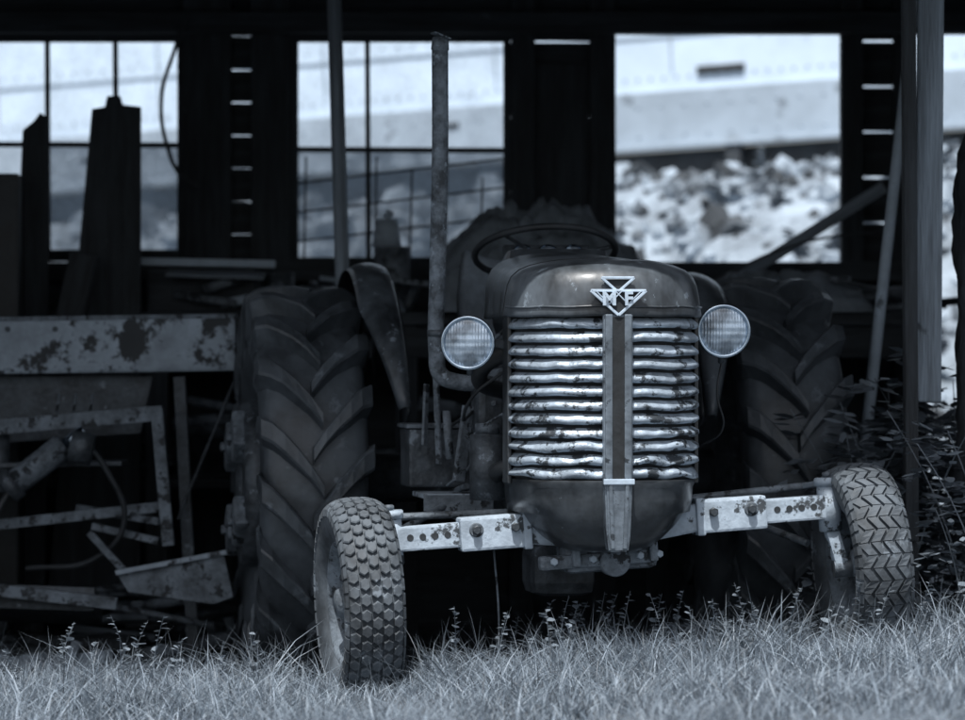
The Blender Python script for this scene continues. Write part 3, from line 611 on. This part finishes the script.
for i,x in enumerate((-.24,-.10,.07,.14)): cyl('casting_bolt_%d'%i,(x,-.12,-.115),(x,-.15,-.115),.014,'axle',AX,seg=6)
tube('tie_rod',[(-.77,.2,.07),(0,.22,.05),(.77,.2,.07)],.014,'rust',AX)
tube('hanging_cable',[(-.42,.1,-.06),(-.42,.09,-.3),(-.44,.05,-.5)],.004,'rust',AX)
# ------ tyres
FT=[(-.062,.205),(-.078,.215),(-.092,.245),(-.102,.285),(-.100,.318),(-.088,.335),(-.06,.344),(-.03,.348),(0,.349)]
FT=FT+[(-x,r) for x,r in FT[-2::-1]]
def rb(x): return .349-.030*(abs(x)/.1)**3
def rim(g,R0,w,off,m='rust'):
    lathe('rim',[(-w,R0+.012),(-w*.95,R0-.004),(-w*.6,R0-.02),(-w*.3,R0-.045),(w*.3,R0-.045),(w*.6,R0-.02),(w*.95,R0-.004),(w,R0+.012)],m,g,48)
    lathe('wheel_disc',[(off,R0-.045),(off-.012,R0*.7),(off-.03,R0*.55),(off-.012,R0*.4),(off-.012,.06),(off-.035,.058),(off-.06,.045),(off-.065,0)],m,g,48)
    for i in range(6):
        a=i*math.pi/3; y,z=R0*.47*math.cos(a),R0*.47*math.sin(a); cyl('lug_nut_%d'%i,(off-.01,y,z),(off-.035,y,z),.012,'iron',g,seg=6)
def pol(r,a,x): return (x,-r*math.cos(a),r*math.sin(a))
def tyre_front(tag,x,z,rz,ry,style,sc=1):
    g=grp(tag,(x,0,z),(0,ry,rz),AX); g.scale=(sc,sc,sc); lathe('tyre',FT,'rubber2',g,96)
    vs=[];fs=[]
    if style=='hex':
        N=42
        for row in range(5):
            xc=-.074+.037*row
            for i in range(N):
                a0=2*math.pi*(i+.5*(row%2))/N
                h=.0165; b=len(vs)
                for lev,(sc_,dr) in enumerate(((1.02,-.006),(.98,.011),(.80,.0145))):
                    for k in range(6):
                        t=math.pi/6+k*math.pi/3; xx=xc+h*1.18*math.cos(t)*sc_; aa=a0+.0245*math.sin(t)*sc_/.36
                        vs.append(pol(rb(xx)+dr,aa,xx))
                for l in range(2):
                    for k in range(6): fs.append((b+l*6+k,b+l*6+(k+1)%6,b+l*6+6+(k+1)%6,b+l*6+6+k))
                fs.append(tuple(b+12+k for k in range(6)))
        for sg in(-1,1):
            for i in range(N):
                a0=2*math.pi*(i+.5)/N; b=len(vs); w=.020/.33
                for (xx,rr) in((.094,.334),(.103,.322),(.106,.300)):
                    for s in(-1,1): vs.append(pol(rr+.004,a0+s*w,sg*(xx)))
                fs+=[(b,b+1,b+3,b+2),(b+2,b+3,b+5,b+4)]
                c=len(vs)
                for (xx,rr) in((.09,.325),(.096,.315),(.098,.30)):
                    for s in(-1,1): vs.append(pol(rr-.004,a0+s*w*1.1,sg*(xx)))
                for s in(0,1): fs+=[(b+s,b+2+s,c+2+s,c+s),(b+2+s,b+4+s,c+4+s,c+2+s)]
                fs+=[(b+4,b+5,c+5,c+4),(b,b+1,c+1,c)]
    else:
        N=24
        for r_ in range(4):
            xc=-.066+.044*r_
            for i in range(N):
                for hlf in range(2):
                    st=[]
                    for k in range(3):
                        f=(hlf+ (k/2)*.93+.035)/2; a=2*math.pi*(i+f)/N; sgn=1 if hlf==0 else -1
                        zz=.015*(sgn*(2*(k/2)-1))
                        for (dx,dr) in((-.0170,-.006),(-.0155,.013),(.0155,.013),(.0170,-.006)):
                            xx=xc+zz+dx; st.append(pol(rb(xx)+dr,a,xx))
                    b=len(vs); vs+=st
                    for k in range(2):
                        for e in range(3): fs.append((b+k*4+e,b+k*4+e+1,b+k*4+e+5,b+k*4+e+4))
                    fs+=[(b,b+1,b+2,b+3),(b+8,b+9,b+10,b+11)]
        for sg in(-1,1):
            for i in range(N*2):
                a0=2*math.pi*(i+.5)/(N*2); b=len(vs); w=.016/.33
                for (xx,rr) in((.088,.345),(.101,.332),(.106,.300)):
                    for s in(-1,1): vs.append(pol(rr,a0+s*w,sg*xx))
                c=len(vs)
                for (xx,rr) in((.085,.33),(.093,.32),(.098,.30)):
                    for s in(-1,1): vs.append(pol(rr,a0+s*w*1.1,sg*xx))
                fs+=[(b,b+1,b+3,b+2),(b+2,b+3,b+5,b+4),(b+4,b+5,c+5,c+4),(b,b+1,c+1,c)]
                for s in(0,1): fs+=[(b+s,b+2+s,c+2+s,c+s),(b+2+s,b+4+s,c+4+s,c+2+s)]
    obj('tread',vs,fs,'rubber2',g)
    rim(g,.205,.075,-.02 if x<0 else .02,'rust')
    return g
tyre_front('front_wheel_l',-.93,-.212,R(4),R(1.5),'hex',1.03)
tyre_front('front_wheel_r',.905,-.212,R(2),R(0),'zig',1.0)
RT=[(-.11,.385),(-.135,.395),(-.175,.44),(-.205,.52),(-.213,.60),(-.203,.67),(-.185,.705),(-.15,.722),(-.09,.733),(-.04,.738),(0,.74)]
RT=RT+[(-x,r) for x,r in RT[-2::-1]]
def tyre_rear(tag,x,z,out):
    g=grp(tag,(x,1.95,z),(0,0,0),T); lathe('tyre',RT,'rubber',g,128)
    vs=[];fs=[];N=18
    st=[(-.02,.722,.796,.028),(.03,.722,.803,.031),(.08,.720,.803,.035),(.13,.712,.799,.040),(.175,.695,.788,.045),(.205,.66,.764,.047),(.214,.62,.715,.042),(.213,.56,.60,.02)]
    rdm=random.Random(4)
    for sg in(-1,1):
        for i in range(N):
            p0=2*math.pi*(i+(.5 if sg>0 else 0))/N; b=len(vs); wob=rdm.uniform(-.01,.01)
            for k,(xx,r0,r1,w) in enumerate(st):
                s=max(0,xx+.02)/.234; ph=p0+.34*s**.85+(.03*(k-5) if k>5 else 0)+wob
                X=sg*xx; xo=sg*(xx+(.014 if k>=5 else 0)); q=rdm.uniform(-.005,.003); r1+=q; w*=rdm.uniform(.90,1.08)
                vs+=[pol(r0,ph-w*1.35/.78,X),pol(r1-.008,ph-w/.78,xo),pol(r1,ph-w*.75/.78,xo),pol(r1,ph+w*.75/.78,xo),pol(r1-.008,ph+w/.78,xo),pol(r0,ph+w*1.35/.78,X)]
            for k in range(len(st)-1):
                for e in range(5): fs.append((b+k*6+e,b+k*6+e+1,b+k*6+e+7,b+k*6+e+6))
            fs.append(tuple(b+e for e in range(6))); e0=b+(len(st)-1)*6; fs.append(tuple(e0+e for e in range(6)))
    obj('lugs',vs,fs,'rubber',g)
    lathe('rim',[(-.13,.40),(-.125,.38),(-.08,.36),(-.06,.33),(.06,.33),(.08,.36),(.125,.38),(.13,.40)],'iron',g,64)
    o=out
    lathe('wheel_disc',[(o*.02,.33),(o*.06,.30),(o*.04,.2),(o*.04,.1),(o*.10,.09),(o*.11,0)],'iron',g,48)
    lathe('wheel_weight',[(o*.05,.31),(o*.20,.34),(o*.245,.32),(o*.245,.14),(o*.20,.12),(o*.05,.12)],'iron',g,24)
    for i in range(4):
        a=R(45+90*i+8); box('weight_lug_%d'%i,(o*.26,-.24*math.cos(a),.24*math.sin(a)),(.06,.17,.14),'rust',g,(a,0,0),.015)
        cyl('weight_bolt_%d'%i,(o*.28,-.24*math.cos(a),.24*math.sin(a)),(o*.31,-.24*math.cos(a),.24*math.sin(a)),.02,'rust',g,seg=6)
    return g
tyre_rear('rear_wheel_l',-.895,.67,-1); tyre_rear('rear_wheel_r',1.02,.71,1)
cyl('rear_axle_housing',(-.62,1.95,.69),(.80,1.95,.71),.10,'iron',T); box('differential',(.05,1.95,.72),(.42,.45,.46),'iron',T,bev=.06)
def fender(tag,xc,sg,zc):
    vs=[];fs=[];n=40;mm=8
    for j in range(n):
        t=j/(n-1); a=R(20+116*t); wd=.17*min(1,.25+2.6*t); rr=.87
        for i in range(mm):
            u=i/(mm-1); x=xc-sg*wd*(u-.0); r=rr-(.055 if i==0 else 0)-.03*(u-.5)**2*4
            vs.append((x,1.95-r*math.cos(a),zc+r*math.sin(a)))
    for j in range(n-1):
        for i in range(mm-1): fs.append((j*mm+i,j*mm+i+1,(j+1)*mm+i+1,(j+1)*mm+i))
    o=obj(tag,vs,fs,'hood',T,True); md=o.modifiers.new('s','SOLIDIFY'); md.thickness=.006
    vs=[];fs=[]
    for j in range(n):
        t=j/(n-1); a=R(20+116*t); r0=.52+.0*t
        for r in (.815,.70,r0): vs.append((xc+.0,1.95-r*math.cos(a),zc+r*math.sin(a)))
    for j in range(n-1):
        for i in range(2): fs.append((j*3+i,j*3+i+1,j*3+4+i,j*3+3+i))
    o=obj(tag+'_side',vs,fs,'bowl',T,True); md=o.modifiers.new('s','SOLIDIFY'); md.thickness=.006
fender('fender_l',-.54,1,.69); fender('fender_r',.62,-1,.66)
# ------------------------------------------------ light
sd=Vector((-.22,-1,0)).normalized(); EL=R(65)
sun_dir=Vector((sd.x*math.cos(EL),sd.y*math.cos(EL),math.sin(EL)))
ld=bpy.data.lights.new('sun','SUN'); ld.energy=5.0; ld.angle=R(.5); ld.color=(1,.99,.97)
lo=bpy.data.objects.new('sun',ld); lo.rotation_euler=(-sun_dir).to_track_quat('-Z','Y').to_euler(); lo.location=(0,-5,12); COL.objects.link(lo)
w=bpy.data.worlds.new('World'); S.world=w; w.use_nodes=True; N=w.node_tree.nodes; L=w.node_tree.links
sk=N.new('ShaderNodeTexSky'); sk.sky_type='NISHITA'; sk.sun_disc=False; sk.sun_elevation=EL; sk.sun_rotation=math.atan2(sd.x,sd.y)%(2*math.pi); sk.dust_density=3
hs=N.new('ShaderNodeHueSaturation'); hs.inputs['Saturation'].default_value=.4
L.new(sk.outputs[0],hs.inputs['Color']); L.new(hs.outputs[0],N['Background'].inputs[0]); N['Background'].inputs[1].default_value=.15
# ------------------------------------------------ camera
cd=bpy.data.cameras.new('camera'); cd.sensor_width=36; cd.lens=3934/965*36; cd.clip_end=2000; cd.clip_start=.1
cd.dof.use_dof=True; cd.dof.focus_distance=13.8; cd.dof.aperture_fstop=2.2
co=bpy.data.objects.new('camera',cd); co.location=(0,-14,1.17); co.rotation_euler=(R(90),0,0); COL.objects.link(co); S.camera=co
S.view_settings.view_transform='Standard'; S.view_settings.look='None'; S.view_settings.exposure=0
